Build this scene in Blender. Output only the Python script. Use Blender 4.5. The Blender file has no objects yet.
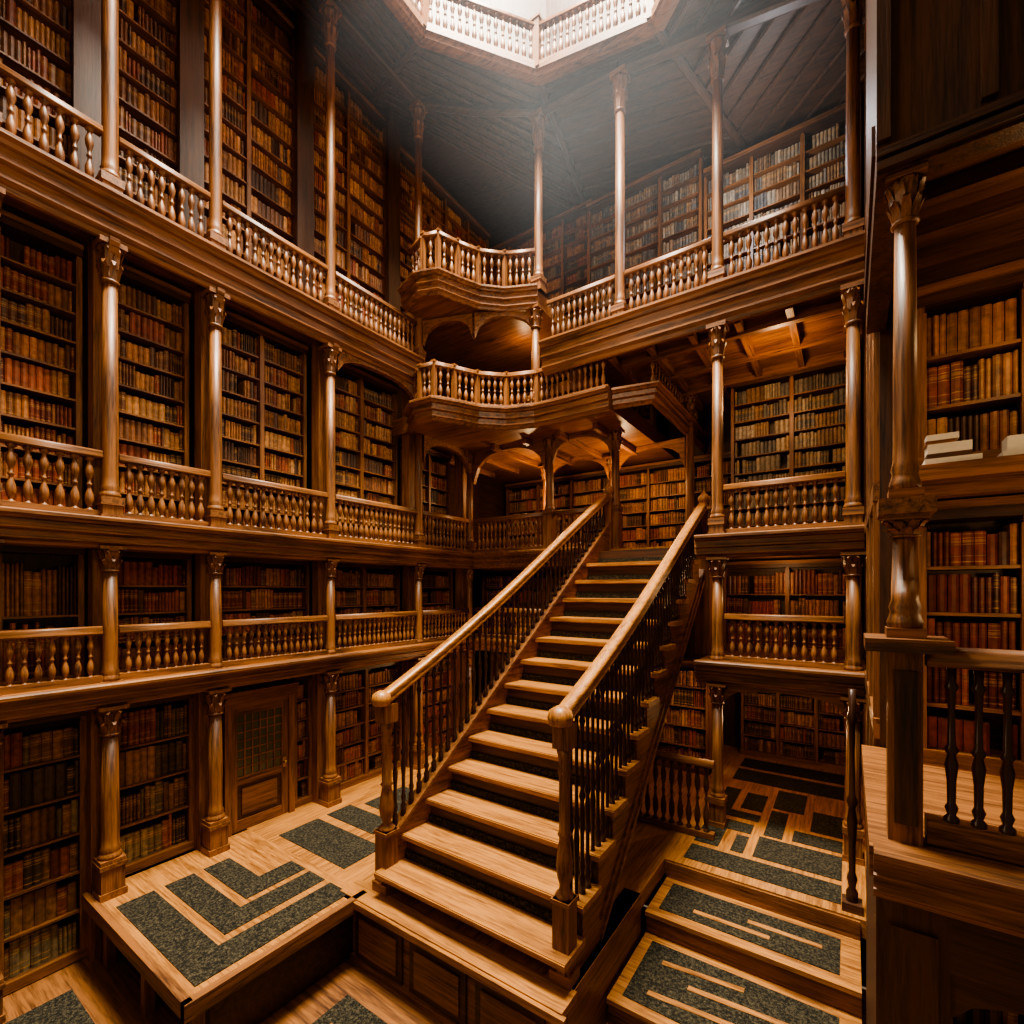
import bpy, math, random
from mathutils import Vector
random.seed(7)
R=random.random
# ------------------------------------------------------------ materials
MATS={}
def newmat(name):
    m=bpy.data.materials.new(name); m.use_nodes=True
    nt=m.node_tree; b=nt.nodes["Principled BSDF"]; MATS[name]=m
    return m,nt,b
def wood(name,c1,c2,axis,rough=.38,fine=1.0,coat=.15):
    m,nt,b=newmat(name); N=nt.nodes; L=nt.links
    tc=N.new('ShaderNodeTexCoord'); mp=N.new('ShaderNodeMapping')
    s=[13*fine]*3; s[axis]=.7*fine; mp.inputs['Scale'].default_value=s
    L.new(tc.outputs['Object'],mp.inputs[0])
    n1=N.new('ShaderNodeTexNoise'); n1.inputs['Scale'].default_value=1.3; n1.inputs['Detail'].default_value=6; n1.inputs['Roughness'].default_value=.6; n1.inputs['Distortion'].default_value=.6
    L.new(mp.outputs[0],n1.inputs['Vector'])
    n2=N.new('ShaderNodeTexNoise'); n2.inputs['Scale'].default_value=7; n2.inputs['Detail'].default_value=3
    L.new(mp.outputs[0],n2.inputs['Vector'])
    n3=N.new('ShaderNodeTexNoise'); n3.inputs['Scale'].default_value=.7
    L.new(tc.outputs['Object'],n3.inputs['Vector'])
    a=N.new('ShaderNodeMath'); a.operation='MULTIPLY_ADD'; L.new(n2.outputs[0],a.inputs[0]); a.inputs[1].default_value=.45; L.new(n1.outputs[0],a.inputs[2])
    a2=N.new('ShaderNodeMath'); a2.operation='MULTIPLY_ADD'; L.new(n3.outputs[0],a2.inputs[0]); a2.inputs[1].default_value=.35; L.new(a.outputs[0],a2.inputs[2])
    cr=N.new('ShaderNodeValToRGB'); e=cr.color_ramp.elements
    e[0].position=.69; e[0].color=(*c1,1); e[1].position=1.08; e[1].color=(*c2,1)
    L.new(a2.outputs[0],cr.inputs[0]); L.new(cr.outputs[0],b.inputs['Base Color'])
    b.inputs['Roughness'].default_value=rough
    b.inputs['Coat Weight'].default_value=coat; b.inputs['Coat Roughness'].default_value=.3
    bp=N.new('ShaderNodeBump'); bp.inputs['Strength'].default_value=.25; bp.inputs['Distance'].default_value=.015
    L.new(a.outputs[0],bp.inputs['Height']); L.new(bp.outputs[0],b.inputs['Normal'])
for i,a in enumerate('xyz'):
    wood('wood_'+a,(.042,.0145,.004),(.27,.105,.028),i,.46,1,.04)
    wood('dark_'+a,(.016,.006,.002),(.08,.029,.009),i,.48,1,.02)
    wood('tread_'+a,(.135,.046,.0095),(.46,.195,.045),i,.42,1.2,.08)
def carpet():
    m,nt,b=newmat('carpet'); N=nt.nodes; L=nt.links
    tc=N.new('ShaderNodeTexCoord'); n=N.new('ShaderNodeTexNoise'); n.inputs['Scale'].default_value=28; n.inputs['Detail'].default_value=4; n.inputs['Roughness'].default_value=.9
    L.new(tc.outputs['Object'],n.inputs['Vector'])
    cr=N.new('ShaderNodeValToRGB'); e=cr.color_ramp.elements
    e[0].position=.46;e[0].color=(.008,.0075,.0055,1);e[1].position=.68;e[1].color=(.11,.088,.048,1)
    L.new(n.outputs[0],cr.inputs[0]);L.new(cr.outputs[0],b.inputs['Base Color']); b.inputs['Roughness'].default_value=.95
    b.inputs['Specular IOR Level'].default_value=.2
    bp=N.new('ShaderNodeBump'); bp.inputs['Strength'].default_value=.5; bp.inputs['Distance'].default_value=.01
    L.new(n.outputs[0],bp.inputs['Height']); L.new(bp.outputs[0],b.inputs['Normal'])
carpet()
def books():
    m,nt,b=newmat('books'); N=nt.nodes; L=nt.links
    at=N.new('ShaderNodeAttribute'); at.attribute_name='Col'
    uv=N.new('ShaderNodeUVMap'); sx=N.new('ShaderNodeSeparateXYZ'); L.new(uv.outputs[0],sx.inputs[0])
    cr=N.new('ShaderNodeValToRGB'); cr.color_ramp.interpolation='CONSTANT'; r=cr.color_ramp
    r.elements[0].position=0; r.elements[0].color=(0,0,0,1)
    r.elements[1].position=.1; r.elements[1].color=(1,1,1,1)
    for p,v in ((.13,0),(.28,.8),(.30,0),(.62,1),(.64,0),(.68,.6),(.76,0),(.80,1),(.82,0),(.92,.8),(.94,0)):
        e=r.elements.new(p); e.color=(v,v,v,1)
    L.new(sx.outputs['Y'],cr.inputs[0])
    tc=N.new('ShaderNodeTexCoord')
    nz=N.new('ShaderNodeTexNoise'); nz.inputs['Scale'].default_value=14
    L.new(tc.outputs['Object'],nz.inputs['Vector'])
    gt=N.new('ShaderNodeMath'); gt.operation='MULTIPLY'; L.new(cr.outputs[0],gt.inputs[0]); L.new(at.outputs['Alpha'],gt.inputs[1])
    mx=N.new('ShaderNodeMix'); mx.data_type='RGBA'
    L.new(gt.outputs[0],mx.inputs[0]); L.new(at.outputs['Color'],mx.inputs[6]); mx.inputs[7].default_value=(.5,.26,.075,1)
    hv=N.new('ShaderNodeMapRange'); hv.inputs[1].default_value=.3; hv.inputs[2].default_value=.7; hv.inputs[3].default_value=.55; hv.inputs[4].default_value=1.25
    L.new(nz.outputs[0],hv.inputs[0])
    vm=N.new('ShaderNodeVectorMath'); vm.operation='SCALE'; L.new(mx.outputs[2],vm.inputs[0]); L.new(hv.outputs[0],vm.inputs['Scale'])
    L.new(vm.outputs[0],b.inputs['Base Color']); b.inputs['Roughness'].default_value=.45
books()
def plain(name,c,rough=.5,metal=0,em=0):
    m,nt,b=newmat(name); b.inputs['Roughness'].default_value=rough; b.inputs['Metallic'].default_value=metal
    N=nt.nodes;n=N.new('ShaderNodeTexNoise'); n.inputs['Scale'].default_value=6
    mx=N.new('ShaderNodeMix'); mx.data_type='RGBA'; mx.inputs[6].default_value=(*[x*.75 for x in c],1); mx.inputs[7].default_value=(*c,1)
    nt.links.new(n.outputs[0],mx.inputs[0]); nt.links.new(mx.outputs[2],b.inputs['Base Color'])
    if em: b.inputs['Emission Color'].default_value=(*c,1); b.inputs['Emission Strength'].default_value=em
plain('iron',(.045,.017,.008),.28); plain('glass_old',(.09,.10,.065),.12); plain('brass',(.6,.38,.12),.3,1)
plain('paper',(.75,.7,.6),.8); plain('skyglass',(.85,.93,1),.5,0,4)

# ------------------------------------------------------------ builder
class MB:
    def __init__(s): s.v=[];s.f=[];s.m=[];s.sm=[];s.mats=[];s.col={};s.uv={}
    def mi(s,n):
        if n not in s.mats: s.mats.append(n)
        return s.mats.index(n)
    def face(s,idx,mat,smooth=False):
        s.f.append(idx); s.m.append(s.mi(mat)); s.sm.append(smooth)
    def box(s,x0,x1,y0,y1,z0,z1,mat='wood'):
        if mat in('wood','dark','tread'):
            d=[abs(x1-x0),abs(y1-y0),abs(z1-z0)]; mat=mat+'_'+'xyz'[d.index(max(d))]
        n=len(s.v)
        s.v+=[(x0,y0,z0),(x1,y0,z0),(x1,y1,z0),(x0,y1,z0),(x0,y0,z1),(x1,y0,z1),(x1,y1,z1),(x0,y1,z1)]
        for q in((0,3,2,1),(4,5,6,7),(0,1,5,4),(1,2,6,5),(2,3,7,6),(3,0,4,7)): s.face([n+i for i in q],mat)
    def prism(s,poly,z0,z1,mat):
        n=len(s.v);k=len(poly)
        s.v+=[(p[0],p[1],z0) for p in poly]+[(p[0],p[1],z1) for p in poly]
        s.face([n+i for i in range(k)][::-1],mat); s.face([n+k+i for i in range(k)],mat)
        for i in range(k): j=(i+1)%k; s.face([n+i,n+j,n+k+j,n+k+i],mat)
    def lathe(s,x,y,prof,segs,mat,smooth=True):
        n=len(s.v);k=len(prof)
        cs=[(math.cos(2*math.pi*i/segs),math.sin(2*math.pi*i/segs)) for i in range(segs)]
        for r,z in prof: s.v+=[(x+r*c,y+r*d,z) for c,d in cs]
        for a in range(k-1):
            for i in range(segs):
                j=(i+1)%segs; s.face([n+a*segs+i,n+a*segs+j,n+(a+1)*segs+j,n+(a+1)*segs+i],mat,smooth)
        s.face([n+i for i in range(segs)][::-1],mat); s.face([n+(k-1)*segs+i for i in range(segs)],mat)
    def sweep(s,path,prof,mat,smooth=False,closed=False):
        k=len(prof);n=len(s.v);P=len(path);ns=[]
        segs=P if closed else P-1
        for i in range(segs):
            a=path[i];b=path[(i+1)%P];dx=b[0]-a[0];dy=b[1]-a[1];l=math.hypot(dx,dy) or 1
            ns.append((dy/l,-dx/l))
        for i in range(P):
            if closed: n1=ns[i-1];n2=ns[i]
            else: n1=ns[max(i-1,0)];n2=ns[min(i,P-2)]
            d=1+n1[0]*n2[0]+n1[1]*n2[1]; mx=(n1[0]+n2[0])/d; my=(n1[1]+n2[1])/d
            for o,z in prof: s.v.append((path[i][0]+mx*o,path[i][1]+my*o,path[i][2]+z))
        for i in range(segs):
            i2=(i+1)%P
            for a in range(k):
                b=(a+1)%k; s.face([n+i*k+a,n+i*k+b,n+i2*k+b,n+i2*k+a],mat,smooth)
        if not closed:
            s.face([n+a for a in range(k)][::-1],mat); s.face([n+(P-1)*k+a for a in range(k)],mat)
    def make(s,name,loc=(0,0,0),rot=0,parent=None):
        me=bpy.data.meshes.new(name); me.from_pydata(s.v,[],s.f); 
        for m in s.mats: me.materials.append(MATS[m])
        me.polygons.foreach_set('material_index',s.m); me.polygons.foreach_set('use_smooth',s.sm)
        if s.col:
            ca=me.color_attributes.new('Col','FLOAT_COLOR','CORNER'); uvl=me.uv_layers.new(name='UVMap')
            cd=[0.0]*(4*len(me.loops)); ud=[0.0]*(2*len(me.loops))
            for fi,c in s.col.items():
                p=me.polygons[fi]
                for q,li in enumerate(p.loop_indices):
                    cd[4*li:4*li+4]=c; ud[2*li:2*li+2]=s.uv[fi][q] if fi in s.uv else (0,0)
            ca.data.foreach_set('color',cd); uvl.data.foreach_set('uv',ud)
        me.update(); o=bpy.data.objects.new(name,me); bpy.context.collection.objects.link(o)
        o.location=loc; o.rotation_euler=(0,0,rot)
        if parent: o.parent=parent
        return o
def empty(name,loc=(0,0,0)):
    o=bpy.data.objects.new(name,None); bpy.context.collection.objects.link(o); o.location=loc; o.empty_display_size=.2; return o

PAL={'red':[(.26,.05,.017),(.34,.085,.025),(.16,.032,.013),(.37,.14,.04),(.10,.038,.015),(.29,.115,.033)],
 'brown':[(.27,.10,.033),(.38,.155,.045),(.16,.06,.022),(.09,.04,.018),(.46,.21,.07),(.26,.06,.02)],
 'dark':[(.17,.075,.026),(.24,.06,.02),(.10,.075,.038),(.27,.12,.036),(.07,.042,.025),(.2,.14,.065)],
 'grey':[(.24,.19,.13),(.17,.14,.11),(.33,.24,.15),(.13,.12,.11),(.26,.15,.08),(.38,.30,.21)]}
def add_books(mb,x0,x1,yf,yb,z0,h,pal,bw):
    x=x0+.01
    while x<x1-.04:
        if R()<.03: x+=bw*(.6+R()*1.5); continue
        w=bw*(.55+.8*R()); w=min(w,x1-x-.005)
        if w<.025: break
        run=1 if R()<.5 else random.randint(2,6)
        base=random.choice(pal); hh=h*(.74+.22*R()); gold=1 if R()<.55 else (.25 if R()<.5 else 0)
        for _ in range(run):
            if x+w>x1-.004: break
            k=.55+.75*R(); c=(base[0]*k,base[1]*k,base[2]*k,gold)
            f=yf+.02*R(); t=z0+hh*(1-.02*R()); a=x+.003; b=x+w-.003; n=len(mb.v); dd=.016
            for z in(z0,t):
                mb.v+=[(a,yb,z),(a,f+dd,z),(a+(b-a)*.3,f,z),(a+(b-a)*.7,f,z),(b,f+dd,z),(b,yb,z)]
            for i in range(5):
                fi=len(mb.f); mb.face([n+i,n+i+1,n+i+7,n+i+6],'books'); mb.col[fi]=c; mb.uv[fi]=[(0,0),(1,0),(1,1),(0,1)]
            fi=len(mb.f); mb.face([n+6+i for i in range(6)],'books'); mb.col[fi]=(.14,.09,.05,0)
            x+=w
def bookcase(loc,rot,W,H,pal='brown',rowh=.45,bay=1.1,D=.38,bw=.08):
    mb=MB(); n=max(1,round(W/bay)); t=.06; pl=.14; cn=.16
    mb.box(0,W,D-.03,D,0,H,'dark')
    step=(W-t)/n
    for i in range(n+1):
        x=i*step; mb.box(x,x+t,0,D-.03,0,H-cn,'wood'); mb.box(max(0,x-.012),min(W,x+t+.012),-.015,0,pl,H-cn-.06,'wood')
    mb.box(0,W,-.03,D-.03,0,pl,'wood')
    mb.box(0,W,-.04,D-.03,H-cn,H-cn*.45,'dark'); mb.box(0,W,-.08,D-.03,H-cn*.45,H,'wood')
    rows=max(1,round((H-pl-cn)/rowh)); rh=(H-pl-cn)/rows
    for b in range(n):
        xa=b*step+t; xb=(b+1)*step
        for k in range(rows):
            z=pl+k*rh
            if k: mb.box(xa,xb,.01,D-.03,z-.03,z,'wood')
            add_books(mb,xa,xb,.06,D-.05,z+.002,rh-.04,PAL[pal],bw)
    return mb.make('bookcase',loc,rot)

def capital(mb,x,y,z0,z1,r,mat):
    h=z1-z0
    mb.lathe(x,y,[(r*1.0,z0),(r*1.25,z0+.04*h),(r*1.25,z0+.08*h),(r*.95,z0+.1*h),(r*1.0,z0+.45*h),(r*1.35,z0+.8*h),(r*1.7,z0+.86*h)],12,mat)
    mb.box(x-r*1.75,x+r*1.75,y-r*1.75,y+r*1.75,z0+.88*h,z1,'wood')
    for tier,(za,zb,ro) in enumerate(((.1,.5,1.05),(.38,.86,1.15))):
        for i in range(8):
            a=math.pi/4*(i+.5*tier); c,d=math.cos(a),math.sin(a); w=r*.42
            n=len(mb.v)
            for (q,zz,ww) in((ro,za,1),(ro+.2,(za+zb)/2,1.1),(ro+.62,zb,.7),(ro+.75,zb-.1,.2)):
                for sg in(-1,1): mb.v.append((x+r*q*c-sg*w*ww*d,y+r*q*d+sg*w*ww*c,z0+zz*h))
            for k in range(3): mb.face([n+2*k,n+2*k+1,n+2*k+3,n+2*k+2],mat,True)
def column(x,y,z0,z1,r=.1,cap=.55,ped=0,tone='wood',name='wooden_column',pw=1.2):
    mb=MB(); m=tone+'_z'
    z=0;Z=z1-z0
    if ped: mb.box(-r*pw,r*pw,-r*pw,r*pw,0,ped,tone); mb.box(-r*(pw+.2),r*(pw+.2),-r*(pw+.2),r*(pw+.2),ped-.06,ped,tone); mb.box(-r*(pw+.2),r*(pw+.2),-r*(pw+.2),r*(pw+.2),0,.1,tone); z=ped
    mb.box(-r*1.4,r*1.4,-r*1.4,r*1.4,z,z+.06,tone)
    zs=z+.06; ze=Z-cap
    mb.lathe(0,0,[(r*1.3,zs),(r*1.35,zs+.04),(r*1.2,zs+.07),(r*1.1,zs+.1),(r*1.2,zs+.13),(r*1.02,zs+.18),(r,zs+.3),(r*1.0,zs+(ze-zs)*.45),(r*.88,ze)],14,m)
    capital(mb,0,0,ze,Z,r*.95,m)
    return mb.make(name,(x,y,z0))
BAL=[(.95,0),(.95,.06),(.5,.08),(.45,.11),(.8,.16),(1.0,.24),(.85,.33),(.45,.42),(.35,.47),(.6,.49),(.6,.52),(.35,.54),(.45,.6),(.85,.68),(.95,.75),(.7,.83),(.45,.88),(.5,.92),(.95,.94),(.95,1)]
SPIN=[(.9,0),(.9,.08),(.5,.1),(.8,.14),(.5,.17),(.55,.3),(.8,.4),(.5,.46),(.9,.49),(.5,.52),(.4,.7),(.5,.84),(.85,.87),(.5,.9),(.6,1)]
HR=[(-.07,0),(.07,0),(.075,.03),(.05,.06),(.06,.09),(.03,.12),(-.03,.12),(-.06,.09),(-.05,.06),(-.075,.03)]
def rail(mb,p0,p1,h0,h1=None,sp=.14,r=.05,prof=BAL,bm='wood_z',tm='wood_x',base=.1,bw=.07,segs=8,ends=(.06,.06),rs=1.0):
    if h1 is None:h1=h0
    L=math.hypot(p1[0]-p0[0],p1[1]-p0[1]); n=max(1,int((L-ends[0]-ends[1])/sp))
    mb.sweep([p0,p1],[(-bw,0),(bw,0),(bw,base),(-bw,base)],tm)
    q0=(p0[0],p0[1],p0[2]+h0-.12*rs);q1=(p1[0],p1[1],p1[2]+h1-.12*rs)
    mb.sweep([q0,q1],[(o*rs,z*rs) for o,z in HR],tm,True)
    for i in range(n):
        t=(ends[0]+(i+.5)*(L-ends[0]-ends[1])/n)/L
        x=p0[0]+(p1[0]-p0[0])*t;y=p0[1]+(p1[1]-p0[1])*t;zb=p0[2]+(p1[2]-p0[2])*t+base*.6
        zt=q0[2]+(q1[2]-q0[2])*t+.01
        mb.lathe(x,y,[(r*a,zb+b*(zt-zb)) for a,b in prof],segs,bm)
def post(mb,x,y,z0,z1,w=.08,tone='wood'):
    mb.box(x-w,x+w,y-w,y+w,z0,z1,tone); mb.box(x-w*1.25,x+w*1.25,y-w*1.25,y+w*1.25,z1-.05,z1,tone)
def railing(path,z,h=1.0,posts=True,**k):
    mb=MB()
    ax='x' if abs(path[-1][0]-path[0][0])>abs(path[-1][1]-path[0][1]) else 'y'
    for a,b in zip(path[:-1],path[1:]): rail(mb,(a[0],a[1],z),(b[0],b[1],z),h,tm='wood_'+ax,**k)
    if posts:
        for p in path[1:-1]: post(mb,p[0],p[1],z,z+h+.02,.05)
    return mb.make('balcony_railing')
def fascia(path,z,name='trim_1',s=1.0,o=1.0,closed=False):
    mb=MB()
    pr=[(0,.05),(.2,.05),(.23,.03),(.23,-.01),(.18,-.03),(.16,-.06),(.12,-.07),(.12,-.15),(.15,-.165),(.15,-.19),(.09,-.21),(.09,-.29),(.11,-.30),(.11,-.32),(.05,-.35),(.03,-.39),(0,-.40)]
    mb.sweep([(p[0],p[1],z) for p in path],[(a*o,(b if b>0 else b*s)) for a,b in pr],'wood_x' if abs(path[-1][0]-path[0][0])>abs(path[-1][1]-path[0][1]) else 'wood_y',closed=closed)
    return mb.make(name)
def arch(mb,a,b,zt,drop,th=.12,mat='wood_x',n=14):
    L=math.hypot(b[0]-a[0],b[1]-a[1]);dx=(b[0]-a[0])/L;dy=(b[1]-a[1])/L
    base=len(mb.v)
    for i in range(n+1):
        t=i/n; e=abs(2*t-1); zz=zt-.1-(drop-.1)*(1-math.sqrt(max(0,1-e**2.4)))
        for off in(-th/2,th/2):
            X=a[0]+dx*L*t+dy*off;Y=a[1]+dy*L*t-dx*off
            mb.v+=[(X,Y,zt),(X,Y,zz)]
    for i in range(n):
        q=base+4*i
        mb.face([q,q+1,q+5,q+4],mat); mb.face([q+2,q+6,q+7,q+3],mat); mb.face([q+1,q+3,q+7,q+5],mat)
        mb.face([q,q+4,q+6,q+2],mat)

# ------------------------------------------------------------ levels
G0,G1,G2,G3,C1,C2=0.0,3.1,5.5,10.2,8.85,11.75
def ceilz(x): return 14.85+.235*(-x)
LY=[-.6,1.3,2.58,4.04,6.31,8.87,10.9]
# ------------------------------------------------------------ shell
mb=MB(); mb.box(-10.8,-10.6,-4,15.4,-1,18,'dark'); mb.make('wall_left')
mb=MB(); mb.box(-10.6,4.2,15.2,15.4,-1,18,'dark'); mb.make('wall_back')
mb=MB(); mb.box(.25,.45,6.15,15.2,-1,17.0,'dark')
for z in (0.1,3.0,5.4,10.0,13.2): mb.box(.2,.25,6.15,9.75,z,z+.2,'wood')
for y in (6.2,7.4,8.6): mb.box(.2,.25,y,y+.12,-1,15,'wood')
mb.make('wall_right')
mb=MB(); mb.box(-10.6,4.2,-4,8.3,-1.2,-1.0,'wood'); mb.make('floor')
mb=MB()
mb.box(-10.6,-2.55,4.75,15.2,-.25,0,'tread'); mb.box(-2.55,.25,8.2,15.2,-.25,0,'tread')
mb.make('floor_upper_hall')
mb=MB(); mb.box(-10.6,.25,8.35,15.2,-1.0,-.25,'dark'); mb.make('floor_plinth')
mb=MB(); mb.box(-9.3,-5.95,2.38,4.75,-.14,0,'tread'); mb.box(-9.3,-5.9,2.33,2.42,-.17,.02,'wood'); mb.box(-5.98,-5.88,2.33,4.75,-.17,.02,'wood')
mb.box(-9.2,-6.15,2.7,4.75,-1,-.14,'dark')
for x in(-9,-7.6,-6.2): mb.box(x,x+.12,2.5,2.62,-1,-.14,'wood')
mb.make('floor_podium')
e=.012
mb=MB()
for (a,b,c,d) in((-8.55,-6.1,2.52,2.98),(-6.56,-6.1,2.98,4.6),(-8.55,-6.7,3.12,3.52),(-7.1,-6.7,3.52,4.6),(-8.55,-7.22,3.66,4.06),(-7.62,-7.22,4.06,4.6),(-8.6,-6.7,4.95,5.75),(-8.6,-7.2,5.95,6.5),(-8.4,-6.6,6.7,7.8)):
    mb.box(a,b,c,d,.0,e,'carpet')
mb.make('carpet')
mb=MB()
for (a,b,c,d) in((-2.3,-.1,8.42,8.95),(-1.35,-.1,9.1,9.9),(-2.3,-1.9,9.1,10.3),(-1.9,-1.5,9.9,10.3),(-1.7,-1.5,9.1,9.75),(-1.3,-1.0,10.0,11.2),(-.85,-.1,10.05,10.5),(-.6,-.1,10.65,11.6),(-2.3,-1.45,10.5,10.8),(-2.3,-2.0,10.8,12.0),(-1.85,-1.45,11.0,11.9),(-1.3,-.75,11.35,12.4),(-2.3,-.1,12.6,13.4),(-2.3,-.1,13.6,14.3)):
    mb.box(a,b,c,d,0,e,'carpet')
mb.make('carpet')
mb=MB()
mb.box(-2.5,.12,7.15,8.2,-1,-.33,'wood'); mb.box(-2.5,.12,7.1,8.2,-.33,-.27,'tread')
mb.box(-2.5,.12,5.75,7.15,-1,-.66,'wood'); mb.box(-2.5,.12,5.7,7.15,-.66,-.6,'tread')
mb.box(-2.5,.12,8.15,8.19,-.27,-.02,'wood')
mb.box(-2.35,-.1,7.28,8.02,-.27,-.258,'carpet'); mb.box(-2.35,-.1,5.85,7.0,-.6,-.588,'carpet')
for (a,b,c,d) in((-1.9,-.9,7.45,7.53),(-1.2,-.3,7.66,7.74)): mb.box(a,b,c,d,-.258,-.25,'tread')
for (a,b,c,d) in((-2.1,-.8,6.02,6.1),(-1.7,-.3,6.38,6.46),(-2.1,-1.1,6.62,6.7)):
    mb.prism([(a,c),(b,c+.12),(b,d+.12),(a,d)],-.588,-.58,'tread_x')
mb.make('wide_step')
mb=MB()
for (a,b,c,d) in((-8.8,-6.3,.9,2.1),(-5.6,-4.2,1.0,4.2),(-3.9,-2.9,2.6,4.4),(-2.3,-.4,2.9,5.4),(-8.8,-5.0,-.8,.5)): mb.box(a,b,c,d,-1.0,-.988,'carpet')
for (a,b,c,d) in((-5.4,-4.4,2.4,2.5),(-5.4,-5.3,2.5,3.8),(-2.1,-.7,3.9,4.0),(-1.9,-.6,4.5,4.6)): mb.box(a,b,c,d,-.988,-.98,'tread')
mb.make('carpet')

# ------------------------------------------------------------ gallery slabs
mb=MB()
mb.box(-10.6,-8.95,-1.2,10.9,G1-.3,G1,'wood'); mb.box(-10.6,-8.95,-1.2,10.9,G2-.3,G2,'wood'); mb.box(-10.6,-8.95,-1.2,8.85,G3-.4,G3,'wood')
mb.make('floor_gallery_left')
mb=MB()
mb.box(-10.6,-5.1,10.95,15.2,G2-.3,G2,'wood'); mb.box(-5.1,-2.5,11.2,15.2,G2-.3,G2,'tread'); mb.box(-2.5,.25,9.9,15.2,G2-.3,G2,'wood')
mb.box(-10.6,-5.8,10.95,12.4,G1-.3,G1,'wood'); mb.box(-2.5,.25,9.9,12.7,G1-.3,G1,'wood')
mb.make('floor_gallery_back')
PC1=[(-8.95,8.6),(-8.35,8.22),(-7.9,8.25),(-7.65,8.7),(-7.4,9.25),(-6.9,9.75),(-6.2,10.0),(-5.2,10.02),(-4.3,10.0)]
PC2=[(-8.95,8.4),(-8.2,8.15),(-7.8,8.3),(-7.62,8.8),(-7.4,9.3),(-6.95,9.75),(-6.2,10.1)]
mb=MB()
mb.prism(PC1+[(-4.3,15.2),(-10.6,15.2),(-10.6,8.6)],C1-.4,C1,'wood_x')
mb.prism(PC2+[(-6.2,15.2),(-10.6,15.2),(-10.6,8.9),(-8.95,8.9)],C2-.4,C2,'wood_x')
mb.box(-5.7,.25,9.85,15.2,G3-.5,G3,'wood')
mb.make('floor_gallery_upper')
mb=MB()
for i in range(7):
    x=-5.2+i*.85; mb.box(x,x+.12,10.0,14.4,G3-.68,G3-.5,'wood')
for i in range(6):
    x=-10+i*1.0; mb.box(x,x+.12,10.6,13.3,C1-.56,C1-.4,'wood')
for y in(10.4,11.6,12.8): mb.box(-4.2,.2,y,y+.14,G3-.72,G3-.5,'wood')
mb.make('ceiling_beams')
fascia([(-8.95,-1.2),(-8.95,10.95),(-5.1,10.95)],G1,'trim_1',.8)
fascia([(-8.95,-1.2),(-8.95,10.95),(-5.1,10.95)],G2,'trim_2',1.0)
fascia([(-8.95,-1.2),(-8.95,8.75)],G3,'trim_3',1.5,1.3)
fascia(PC1,C1,'trim_4',1.15); fascia(PC2,C2,'trim_5',1.15)
fascia([(-5.9,9.9),(.2,9.9)],G3,'trim_6',1.7,1.3)
fascia([(-2.45,9.9),(.2,9.9)],G2,'trim_7',1.0); fascia([(-2.45,9.9),(.2,9.9)],G1,'trim_8',1.0)
fascia([(-4.3,10.2),(-3.5,10.35),(-3.5,15)],C1+.0,'trim_9',.9)

# ------------------------------------------------------------ left arcade
for i,y in enumerate(LY):
    column(-9,y,G0 if y>2.4 else -1.0,G1-.3,.11,.45,.5,pw=1.3)
    column(-9,y,G1,G2-.36,.095,.38,.0)
    top=G3-.6 if y<8.9 else C1-.4
    column(-9,y,G2,top,.1,.6,.3)
    if y<8.9: column(-9,y,G3,ceilz(-9)-.22,.1,.85,.3)
mb=MB()
for y in LY:
    mb.box(-9.42,-9.2,y-.17,y+.17,-1,G1-.3,'wood'); mb.box(-9.42,-9.2,y-.15,y+.15,G1,G2-.3,'wood')
    mb.box(-9.45,-9.2,y-.14,y+.14,G2,(G3 if y<8.9 else C1)-.4,'wood')
    if y<8.9: mb.box(-10.0,-9.88,y-.2,y+.2,G3,ceilz(-10)-.1,'dark')
mb.make('wall_pilasters')
mb=MB()
for y in LY[:-1]:
    for zt,ss in((G3-.58,.5),(G2-.38,.3),(G1-.3,.3)):
        n=len(mb.v); pts=[(0,0),(.3,0),(.28,-.1),(.18,-.24),(.1,-.4),(.02,-.5)]
        for dy in(-.06,.06): mb.v+=[(-9.0+.1+a*ss*.8,y+dy,zt+b*ss) for a,b in pts]
        k=len(pts); mb.face([n+i for i in range(k)],'wood_y'); mb.face([n+k+i for i in range(k)][::-1],'wood_y')
        for i in range(k): j=(i+1)%k; mb.face([n+i,n+j,n+k+j,n+k+i],'wood_y')
mb.make('trim_10')
HP=math.pi/2
for i in range(len(LY)-1):
    a,b=LY[i]+.17,LY[i+1]-.17; W=b-a
    if i==3: bookcase((-9.42,5.74,0),HP,b-5.74,2.78,'red',.42,.6)
    elif b<2.6: bookcase((-9.42,a,-.98),HP,W,3.76,'dark',.62,1.2,bw=.09)
    else: bookcase((-9.42,a,.0),HP,W,2.78,'dark' if i<3 else 'red',.6 if i<4 else .45,1.3,bw=.085)
    bookcase((-9.5,a,G1),HP,W,2.08,'red',.75 if i<2 else .46,1.4,bw=.08)
    if i<5: bookcase((-9.6,a,G2),HP,W,4.2,'brown' if i!=1 else 'red',.44,.9 if i>2 else 1.3,bw=.07)
    else: bookcase((-9.6,a,G2),HP,W,2.9,'brown',.42,1.0)
    if i<5: bookcase((-10.1,a-.1,G3),HP,W+.2,6.7,'brown',.5,1.15,bw=.08)
    for z,h in((G1,.82),(G2,.98),(G3,1.02)):
        if z==G3 and i==5: continue
        railing([(-9,LY[i]+.1),(-9,LY[i+1]-.1)],z+.05,h,sp=.14 if z!=G1 else .125,r=.056 if z!=G1 else .045)
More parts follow.
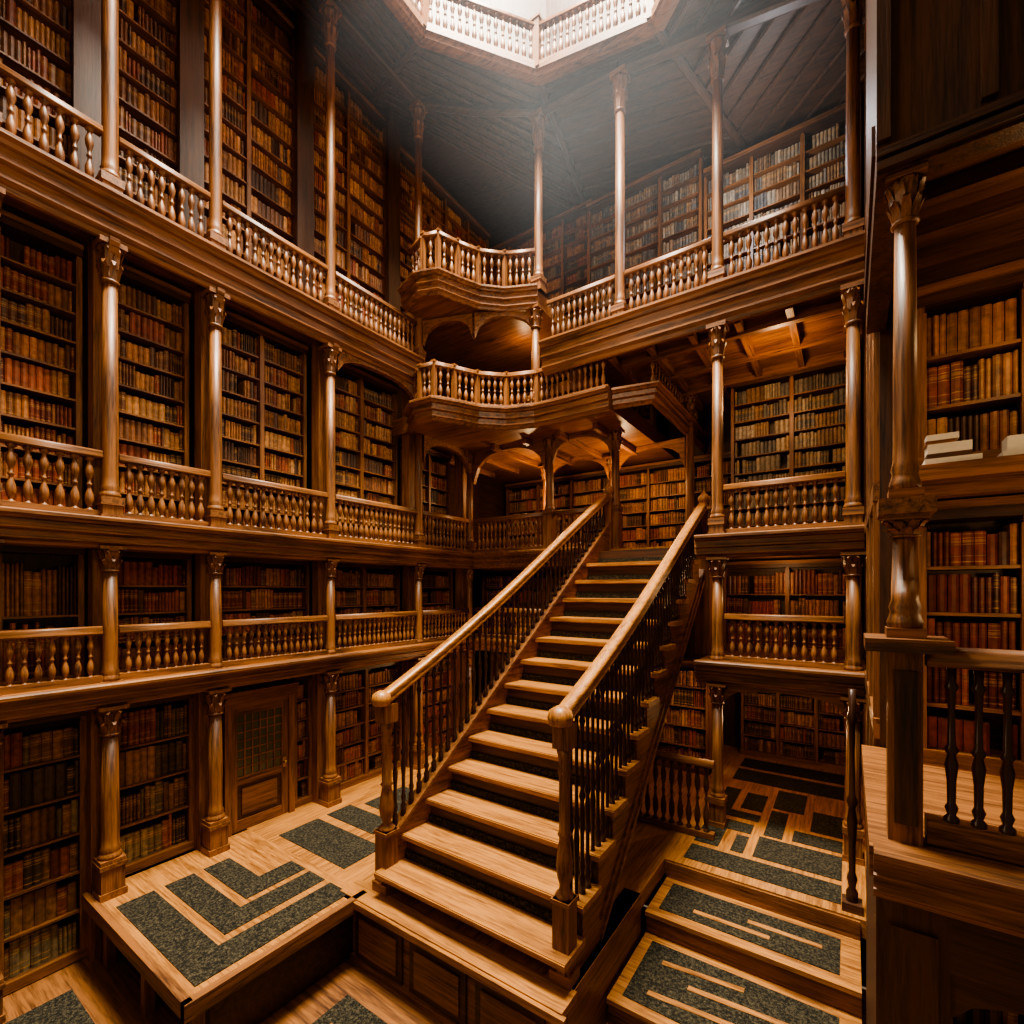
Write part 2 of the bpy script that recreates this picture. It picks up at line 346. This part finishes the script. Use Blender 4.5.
# ------------------------------------------------------------ door
dr=empty('door_1',(-9.35,4.45,0))
mb=MB(); W=1.12;H=2.3
mb.box(-.12,0,-.06,.1,0,H+.14,'wood'); mb.box(W,W+.12,-.06,.1,0,H+.14,'wood'); mb.box(-.14,W+.14,-.1,.1,H+.1,H+.26,'wood'); mb.box(0,W,-.04,.1,H,H+.1,'wood')
mb.box(-.16,W+.16,-.14,.1,H+.26,H+.32,'wood')
o=mb.make('door_frame',(0,0,0),HP,dr)
mb=MB()
mb.box(0,.13,0,.06,0,H,'wood'); mb.box(W-.13,W,0,.06,0,H,'wood'); mb.box(.13,W-.13,0,.06,0,.2,'wood'); mb.box(.13,W-.13,0,.06,H-.14,H,'wood'); mb.box(.13,W-.13,0,.06,.85,1.0,'wood')
mb.box(.13,W-.13,.03,.05,.2,.85,'dark'); mb.box(.22,W-.22,.005,.03,.28,.77,'wood')
mb.box(.13,W-.13,.035,.05,1.0,H-.14,'glass_old')
for i in range(1,6): x=.13+i*(W-.26)/6; mb.box(x-.012,x+.012,.01,.035,1.0,H-.14,'wood')
for i in range(1,7): z=1.0+i*(H-1.14)/7; mb.box(.13,W-.13,.012,.035,z-.012,z+.012,'wood')
mb.box(W-.11,W-.04,-.01,0,.95,1.15,'brass'); mb.lathe(W-.075,-.04,[(.01,1.02),(.035,1.035),(.04,1.05),(.035,1.07),(.01,1.085)],10,'brass')
mb.make('door_leaf',(0,0,0),HP,dr)
mb=MB(); mb.box(-9.6,-9.47,4.22,5.7,0,2.8,'dark'); mb.make('wall_door_surround')
# ------------------------------------------------------------ back & right bookcases
bookcase((-10.4,14.7,G2),0,8.0,2.85,'brown',.45,1.3)
bookcase((-9.4,12.45,0),0,6.6,2.75,'brown',.45,1.3)
bookcase((-9.4,12.0,G1),0,3.6,2.05,'red',.45,1.2)
bookcase((-2.45,14.6,0),0,2.65,2.4,'brown',.42,.9)
bookcase((-2.45,12.3,G1),0,2.65,2.05,'red',.5,1.3)
bookcase((-2.4,12.96,G2),0,2.6,4.1,'grey',.42,1.3)
bookcase((-6.1,12.6,G3),0,3.1,5.15,'grey',.42,1.1,bw=.07); bookcase((-2.95,12.6,G3),0,3.15,4.6,'grey',.42,1.1,bw=.07)
bookcase((-10.4,13.4,C1),0,5.9,2.4,'brown',.42,1.1)
bookcase((-10.4,13.4,C2),0,4.1,4.4,'dark',.42,1.1)
bookcase((-10.1,8.95,C2),HP,4.3,4.8,'brown',.42,1.1)
# ------------------------------------------------------------ center/right columns
for (x,y,z0,z1,c,p) in((-6.25,10.2,C2,ceilz(-6.2)-.25,.85,.3),(-4.05,9.95,G3,ceilz(-4)-.25,.85,.3),(-2.08,9.95,G3,ceilz(-2)-.25,.85,.3),(.05,9.95,G3,ceilz(0)-.25,.8,.3),
    (-6.3,10.15,C1,C2-.4,.5,.3),
    (-2.08,9.95,G2,G3-.65,.65,.3),(.05,9.95,G2,G3-.65,.65,.3),(-4.78,11.45,G2,C1-.4,.5,1.0),(-6.4,11.0,G2,C1-.4,.5,1.0),
    (-2.08,9.95,G1,G2-.38,.4,0),(.05,9.95,G1,G2-.38,.4,0),(-2.08,9.95,0,G1-.38,.4,.5),(.05,9.95,0,G1-.38,.4,.5),(-7.7,13.0,G2,C1-.56,.4,.0),(-5.6,13.2,G2,C1-.56,.4,.0),(-3.4,13.0,G2,G3-.7,.4,.0)):
    column(x,y,z0,z1,.105,c,p)
railing([(-8.82,8.58),(-8.34,8.28),(-7.93,8.31),(-7.69,8.74),(-7.43,9.29),(-6.92,9.79),(-6.2,10.05),(-4.35,10.05)],C1+.05,.9,sp=.14,r=.055)
railing([(-8.82,8.42),(-8.18,8.21),(-7.83,8.34),(-7.66,8.83),(-7.43,9.33),(-6.97,9.79),(-6.3,10.12)],C2+.05,1.0,sp=.14,r=.055)
for a,b in((-5.85,-4.16),(-3.94,-2.19),(-1.97,-.06)): railing([(a,9.97),(b,9.97)],G3+.05,1.05,sp=.14,r=.056)
railing([(-3.55,10.4),(-3.55,14.5)],C1+.05,.78,sp=.2,r=.05)
railing([(-1.97,9.97),(-.06,9.97)],G2+.05,.95,sp=.14,r=.052); railing([(-1.95,9.97),(-.08,9.97)],G1+.05,.9,sp=.14,r=.052)
railing([(-8.85,10.98),(-6.53,10.98)],G2+.05,.98,sp=.14,r=.052); railing([(-6.27,10.98),(-5.2,10.98)],G2+.05,.98,sp=.14,r=.052)
railing([(-8.85,10.98),(-6.0,10.98)],G1+.05,.85,sp=.14,r=.045)
railing([(-4.6,9.3),(-2.0,9.3)],0.02,1.4,sp=.15,r=.055,bm='dark_z')
mb=MB()
ar=[((-9,6.45),(-9,8.75),G3-.55,.5),((-9,9.0),(-9,10.85),C1-.4,.7),((-8.9,11),(-6.5,11),C1-.4,.9),((-6.3,11),(-4.85,11.4),C1-.4,.7),((-1.95,9.97),(-.05,9.97),G1-.35,.35),
    ((-7.6,13),(-5.7,13.2),C1-.4,.8),((-5.5,13.2),(-3.5,13),C1-.4,.8),((-7.6,9.4),(-6.35,10.2),C2-.45,.6),((-8.9,8.95),(-7.65,9.4),C2-.45,.6)]
for a,b,z,d in ar: arch(mb,a,b,z,d)
mb.make('trim_11')
mb=MB(); mb.lathe(0,0,[(r*.08,z*3.1) for r,z in SPIN],12,'iron'); mb.box(-.12,.12,-.12,.12,0,.12,'dark'); mb.make('newel_post',(.03,8.4,0))
# ------------------------------------------------------------ staircase
st=empty('staircase')
N=14; Y0,Y1=4.85,11.2; Z1=5.5
def sx(y): return -5.75+.85*(y-Y0)/(Y1-Y0)
XR=-2.7
mb=MB(); cb=MB(); run=(Y1-Y0)/N; rise=Z1/N
for i in range(1,N):
    y=Y0+(i-1)*run; z=i*rise; xl=sx(y)
    mb.box(xl+.06,XR+.14,y-.12,y+run*.86,z-.085,z,'tread')
    mb.box(xl+.06,XR+.14,y-.135,y-.12,z-.07,z-.012,'tread')
    mb.box(xl+.1,XR-.1,y+run*.94,y+run,z-.3,z+rise-.085,'dark')
    cb.box(xl+.1,XR-.1,y+run*.86,y+run*.94,z-.05,z+rise*.3,'carpet')
mb.make('treads',parent=st); cb.make('carpet_risers',parent=st)
mb=MB()
def stringer(mb,xa,xb,w=.1):
    def xat(y): return xa+(xb-xa)*(y-Y0)/(Y1-Y0)
    def zb(y): return max(0,(y-Y0-.95)*Z1/(Y1-Y0))
    for i in range(1,N+1):
        ya=Y0+(i-1)*run; yb=ya+run if i<N else ya+.05; z=min(i*rise-.08,Z1)
        n=len(mb.v)
        for y in(ya,yb):
            for dx in(-w/2,w/2): mb.v+=[(xat(y)+dx,y,zb(y)),(xat(y)+dx,y,z)]
        mb.face([n,n+1,n+5,n+4],'wood_y');mb.face([n+2,n+6,n+7,n+3],'wood_y');mb.face([n+1,n+3,n+7,n+5],'wood_y');mb.face([n,n+4,n+6,n+2],'wood_y');mb.face([n,n+2,n+3,n+1],'wood_y');mb.face([n+4,n+5,n+7,n+6],'wood_y')
    for off,hh in((.0,.09),(.28,.04)):
        mb.sweep([(xat(Y0+.95),Y0+.95,off),(xb,Y1,(Y1-Y0-.95)*Z1/(Y1-Y0)+off)],[(-w/2-.03,0),(w/2+.03,0),(w/2+.03,hh),(-w/2-.03,hh)],'wood_y')
stringer(mb,-5.72,-4.88); stringer(mb,XR+.02,XR+.02)
SL=Z1/(Y1-Y0)
mb.sweep([(-5.72,Y0+.1,.38),(-4.9,Y1,.38+SL*(Y1-Y0-.1))],[(-.07,-.3),(.07,-.3),(.07,.3),(.11,.32),(.11,.38),(-.11,.38),(-.11,.32),(-.07,.3)],'wood_y')
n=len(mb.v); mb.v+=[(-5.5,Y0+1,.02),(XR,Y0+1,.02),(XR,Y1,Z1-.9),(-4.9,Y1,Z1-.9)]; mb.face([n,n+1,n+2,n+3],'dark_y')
mb.make('stringers',parent=st)
mb=MB()
mb.box(-6.25,XR+.2,4.55,Y0+.05,-.07,.02,'tread'); mb.box(-6.3,XR+.25,4.5,4.56,-.09,.0,'tread')
mb.box(-6.1,XR+.15,4.66,Y0,-1,-.07,'wood')
for i in range(3):
    x=-6.0+i*1.13; mb.box(x,x+.98,4.63,4.66,-.9,-.2,'dark'); mb.box(x+.1,x+.88,4.61,4.63,-.8,-.3,'wood')
mb.box(-6.1,XR+.15,4.6,4.66,-1,-.9,'wood')
mb.box(XR-.1,XR+.16,Y0-.1,Y0+2.2,-1,.0,'wood')
mb.make('stair_base',parent=st)
def newel(mb,x,y,z0,z1,w=.11):
    H=z1-z0
    mb.box(x-w*1.25,x+w*1.25,y-w*1.25,y+w*1.25,z0,z0+.14,'wood')
    mb.box(x-w,x+w,y-w,y+w,z0+.14,z0+.32*H,'wood'); mb.box(x-w*1.15,x+w*1.15,y-w*1.15,y+w*1.15,z0+.32*H-.05,z0+.32*H,'wood')
    a=z0+.32*H; h=H*.58
    mb.lathe(x,y,[(w*q,a+h*t) for q,t in((1.0,0),(1.05,.02),(.6,.05),(.55,.08),(.8,.13),(.95,.2),(.8,.3),(.6,.38),(.6,.4),(.8,.42),(.6,.44),(.62,.8),(.8,.84),(.6,.87),(.7,.93),(.95,1.0))],14,'wood_z')
    mb.box(x-w,x+w,y-w,y+w,z0+.9*H,z1,'wood')
mb=MB()
YN=4.98; ZLb,ZLt=4.5-1.68,4.5+2.2; ZRb,ZRt=4.5-1.5,4.5+1.75
newel(mb,-5.72,YN,0.02,ZLb-.02,.12); newel(mb,XR,YN,0.02,ZRb-.02,.105)
post(mb,-4.9,Y1+.1,Z1-.3,ZLt+.05,.11); post(mb,XR+.05,Y1+.1,Z1-2.4,ZRt+.05,.15)
for x,y,z in((-4.9,Y1+.1,ZLt+.05),(XR+.05,Y1+.1,ZRt+.05)):
    mb.lathe(x,y,[(.1,z),(.13,z+.03),(.07,z+.07),(.06,z+.1),(.12,z+.16),(.13,z+.22),(.08,z+.3),(.03,z+.36),(.005,z+.38)],12,'tread_z')
mb.make('newels',parent=st)
mb=MB()
HRb=[(-.09,0),(.09,0),(.11,.04),(.07,.08),(.1,.12),(.07,.17),(-.07,.17),(-.1,.12),(-.07,.08),(-.11,.04)]
def hand(xa,xb,zb,zt,lift):
    pts=[]; K=14
    def sg(t): return -.2*math.sin(math.pi*t)*(1-t)
    for i in range(K+1):
        t=i/K; pts.append((xa+(xb-xa)*t,YN+(Y1-YN)*t,zb+(zt-zb)*t+sg(t)))
    pts=[(xa,YN-.14,zb-.03)]+pts
    mb.sweep(pts,HRb,'tread_y',True)
    mb.lathe(xa,YN-.1,[(.05,zb-.05),(.13,zb-.03),(.15,zb+.05),(.13,zb+.13),(.05,zb+.18)],14,'tread_z')
    nb=42
    for i in range(1,nb):
        t=i/nb; y=YN+(Y1-YN)*t; x=xa+(xb-xa)*t; k=int((y-Y0)/run)+1
        z0=min(k*rise,Z1) if not lift else .74+SL*(y-Y0-.1)
        zt2=zb+(zt-zb)*t+sg(t)+.02
        mb.lathe(x,y,[(.05*q,z0+u*(zt2-z0)) for q,u in SPIN],8,'iron')
hand(-5.72,-4.9,ZLb,ZLt,True); hand(XR,XR+.05,ZRb,ZRt,False)
mb.make('handrails',parent=st)

# ------------------------------------------------------------ near right gallery
column(.29,3.97,5.07,7.1,.062,.3,0)
column(.29,3.97,4.2,4.95,.07,.12,0)
mb=MB(); mb.box(.15,.43,3.83,4.11,4.97,5.07,'wood'); mb.box(.18,.40,3.86,4.08,4.95,4.97,'wood')
mb.box(.08,.5,3.76,4.18,4.12,4.2,'wood'); mb.box(.2,.37,3.88,4.05,2.93,4.12,'wood'); mb.box(.23,.34,3.86,3.88,3.05,4.0,'dark')
mb.make('trim_pedestal')
mb=MB(); rail(mb,(.39,3.97,2.95),(3.8,3.97,2.95),1.2,sp=.12,r=.042,prof=SPIN,bm='iron',tm='wood_x',base=.14); mb.make('balcony_railing')
mb=MB(); mb.box(.1,4.2,3.72,6.1,2.75,2.93,'wood'); mb.box(.45,4.2,5.5,6.1,5.3,5.55,'wood'); mb.box(.45,4.2,5.35,5.5,5.42,5.55,'wood'); mb.make('floor_gallery_near')
fascia([(.12,3.74),(4.2,3.74)],2.9,'trim_12',.7,.5)
mb=MB(); mb.box(.14,.5,3.9,4.3,-1,2.75,'dark'); mb.box(.2,.44,3.87,3.9,-.6,2.4,'dark'); mb.box(.5,4.2,3.9,4.1,2.2,2.75,'dark')
mb.box(.14,.25,4.3,6.15,-1,2.75,'dark')
mb.box(1.9,2.1,3.9,4.1,-1,2.2,'dark')
arch(mb,(.5,3.98),(1.9,3.98),2.22,.3,mat='dark_x'); mb.make('wall_near')
bookcase((.5,4.4,-1),0,3.4,3.1,'brown',.4,1.0)
bookcase((.5,5.75,2.93),0,3.5,2.35,'red',.42,.75,bw=.07)
bookcase((.5,5.75,5.55),0,3.5,1.66,'brown',.4,.75,bw=.07)
mb=MB(); mb.box(.12,4.2,4.0,6.1,7.35,7.55,'dark'); 
for i in range(5): mb.box(.3,4.2,4.05+i*.42,4.13+i*.42,7.23,7.35,'dark')
mb.make('ceiling_near')
mb=MB(); mb.box(.14,4.2,3.85,4.0,7.1,16,'dark'); mb.box(.14,.3,4.0,6.15,7.1,16,'dark')
for x in(.14,.62,1.2,1.8): mb.box(x,x+.07,3.81,3.85,7.3,15,'dark')
for z in(7.12,7.2,9.2,11.2): mb.box(.14,4.2,3.81,3.85,z,z+.05,'dark')
mb.make('wall_near_upper')
mb=MB()
z=5.55
for (w,d,h,m) in((.36,.26,.05,'paper'),(.3,.24,.04,'dark_x'),(.3,.2,.08,'paper'),(.2,.16,.03,'wood_x'),(.22,.15,.05,'paper')):
    mb.box(.52+R()*.03,.52+w,5.38,5.38+d,z,z+h,m); z+=h
mb.make('book_stack')
mb=MB(); mb.box(1.0,1.35,5.4,5.6,5.55,5.6,'paper'); mb.box(1.03,1.27,5.42,5.6,5.6,5.72,'paper'); mb.make('book_stack')
mb=MB()
z=2.93+.0
# ------------------------------------------------------------ upper ceiling with octagonal opening
OC=[(-7.6,2.6),(-7.6,7.65),(-5.8,9.4),(-3.15,9.4),(-1.3,7.6),(-1.3,2.6),(-3.0,.8),(-5.75,.8)]
OUT=[(-10.6,2.6),(-10.6,8.5),(-7,15.2),(-1.5,15.2),(4.2,9),(4.2,2),(-1.5,-4),(-7,-4)]
mb=MB()
def cz(p,up=0): return (p[0],p[1],ceilz(max(-10.6,min(p[0],0)))+up)
def quadc(a,b,c,d,m):
    n=len(mb.v); mb.v+=[a,b,c,d]; mb.face([n,n+1,n+2,n+3],m)
corners={1:(-10.6,15.2),3:(4.2,15.2),5:(4.2,-4),7:(-10.6,-4)}
for i in range(8):
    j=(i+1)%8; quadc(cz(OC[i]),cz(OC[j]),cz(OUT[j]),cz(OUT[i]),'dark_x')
    if i in corners:
        n=len(mb.v); mb.v+=[cz(OUT[i]),cz(OUT[j]),cz(corners[i])]; mb.face([n,n+1,n+2],'dark_x')
mb.make('ceiling')
mb=MB()
def beam(a,b,w,h,t='dark'):
    mb.sweep([a,b],[(-w,-h),(-w*.6,-h-.03),(w*.6,-h-.03),(w,-h),(w,.0),(-w,.0)],t+('_x' if abs(b[0]-a[0])>abs(b[1]-a[1]) else '_y'))
for i in range(8):
    j=(i+1)%8
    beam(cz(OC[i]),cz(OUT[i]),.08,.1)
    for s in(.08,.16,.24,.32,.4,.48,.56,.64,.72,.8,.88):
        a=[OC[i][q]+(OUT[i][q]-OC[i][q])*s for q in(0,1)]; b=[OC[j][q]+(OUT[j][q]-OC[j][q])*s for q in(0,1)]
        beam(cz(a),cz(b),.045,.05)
mb.make('ceiling_ribs')
mb=MB()
beam((-9,-1,ceilz(-9)),(-9,8.87,ceilz(-9)),.1,.18); beam((-9,8.87,ceilz(-9)),(-7.75,9.6,ceilz(-7.75)),.1,.18); beam((-7.75,9.6,ceilz(-7.75)),(-6.25,10.2,ceilz(-6.25)),.1,.18)
beam((-6.25,10.2,ceilz(-6.25)),(-4.05,9.95,ceilz(-4.05)),.12,.22); beam((-4.05,9.95,ceilz(-4.05)),(.2,9.95,ceilz(0)),.12,.22)
mb.make('trim_14')
mb=MB()
ring=[(p[0],p[1],ceilz(p[0])) for p in OC]
pr=[(-.25,-.1),(-.1,-.16),(.0,-.14),(.02,-.07),(.07,-.04),(.07,.03),(-.25,.03)]
mb.sweep(ring,pr,'wood_x',closed=True); mb.make('trim_15')
mb=MB()
for i in range(8):
    a=ring[i];b=ring[(i+1)%8]; rail(mb,(a[0],a[1],a[2]+.03),(b[0],b[1],b[2]+.03),1.0,sp=.15,r=.058,tm='wood_x'); post(mb,a[0],a[1],a[2]+.0,a[2]+1.12,.1)
mb.make('balcony_railing')
ZS=25.0
mb=MB(); cx,cy=-4.3,5.1
for i in range(8):
    a=OC[i];b=OC[(i+1)%8]; g=1.22
    a2=(cx+(a[0]-cx)*g,cy+(a[1]-cy)*g);b2=(cx+(b[0]-cx)*g,cy+(b[1]-cy)*g)
    quadc((a2[0],a2[1],ceilz(a2[0])-.02),(b2[0],b2[1],ceilz(b2[0])-.02),(b2[0],b2[1],ZS),(a2[0],a2[1],ZS),'dark_z')
mb.make('wall_lantern')
mb=MB(); mb.prism([(cx+(p[0]-cx)*1.22,cy+(p[1]-cy)*1.22) for p in OC],ZS,ZS+.05,'skyglass')
for i in range(9): x=-8.2+i*1.0; mb.box(x,x+.08,-.4,10.4,ZS-.15,ZS,'dark')
for i in range(10): y=-.2+i*1.1; mb.box(-8.2,-.4,y,y+.08,ZS-.15,ZS,'dark')
mb.make('skylight')
m=bpy.data.materials.new('dusty_air'); m.use_nodes=True; nt=m.node_tree; nt.nodes.remove(nt.nodes['Principled BSDF'])
vs=nt.nodes.new('ShaderNodeVolumeScatter'); vs.inputs['Density'].default_value=.0125; vs.inputs['Color'].default_value=(.76,.87,1,1); vs.inputs['Anisotropy'].default_value=.1
nt.links.new(vs.outputs[0],nt.nodes['Material Output'].inputs['Volume']); MATS['dusty_air']=m
mb=MB(); mb.box(-5.6,0,3.5,9.8,10.8,14.8,'dusty_air'); mb.make('dusty_air')

# ------------------------------------------------------------ lights
def area(name,loc,size,e,c,rot=(0,0,0)):
    l=bpy.data.lights.new(name,'AREA'); l.shape='DISK'; l.size=size; l.energy=e; l.color=c
    o=bpy.data.objects.new(name,l); bpy.context.collection.objects.link(o); o.location=loc; o.rotation_euler=rot
def point_light(x,y,z,e,c=(1,.6,.28),r=.12):  # bare point lights: gallery lamps and added fill, no fixtures
    l=bpy.data.lights.new('lamp_and_fill_light','POINT'); l.energy=e; l.color=c; l.shadow_soft_size=r
    o=bpy.data.objects.new('lamp_and_fill_light',l); bpy.context.collection.objects.link(o); o.location=(x,y,z-.1)
area('skylight_glow',(-4.3,5.1,ZS-.5),5.5,15500,(1,.91,.76))
point_light(-7.6,12.2,7.7,110); point_light(-5.1,12.6,7.7,110); point_light(-1.2,11.2,9.0,80); point_light(-1.2,11.2,4.9,35); point_light(-1.2,11.6,2.5,110)
point_light(1.3,4.6,6.7,24); point_light(1.4,4.5,4.7,22); point_light(-7.9,9.5,2.5,50); point_light(-8.6,11.5,14.3,50); point_light(-2,11.3,13.4,150,(.85,.9,1)); point_light(-7.3,11.2,11.0,30)  # includes added fill: a cool point greying upper right books, one for center shelves
point_light(-3.5,1.0,8.5,300,(1,.76,.48),.7); point_light(-2.5,1.5,4.2,60,(1,.72,.43),.6); point_light(-4.2,6.5,10.4,240,(1,.82,.58),.6)  # soft fill points added to brighten the atrium, no visible source
w=bpy.data.worlds.new('World'); bpy.context.scene.world=w; w.use_nodes=True
w.node_tree.nodes['Background'].inputs[0].default_value=(1,.72,.45,1); w.node_tree.nodes['Background'].inputs[1].default_value=.2
try: bpy.context.scene.view_settings.look='AgX - Medium High Contrast'
except Exception: pass
# ------------------------------------------------------------ camera
c=bpy.data.cameras.new('Camera'); co=bpy.data.objects.new('Camera',c); bpy.context.collection.objects.link(co)
c.sensor_width=36; c.lens=17.2; c.shift_y=.076; c.clip_start=.05
co.location=(0,0,4.5); co.rotation_euler=(math.pi/2,0,math.radians(34.6)); bpy.context.scene.camera=co
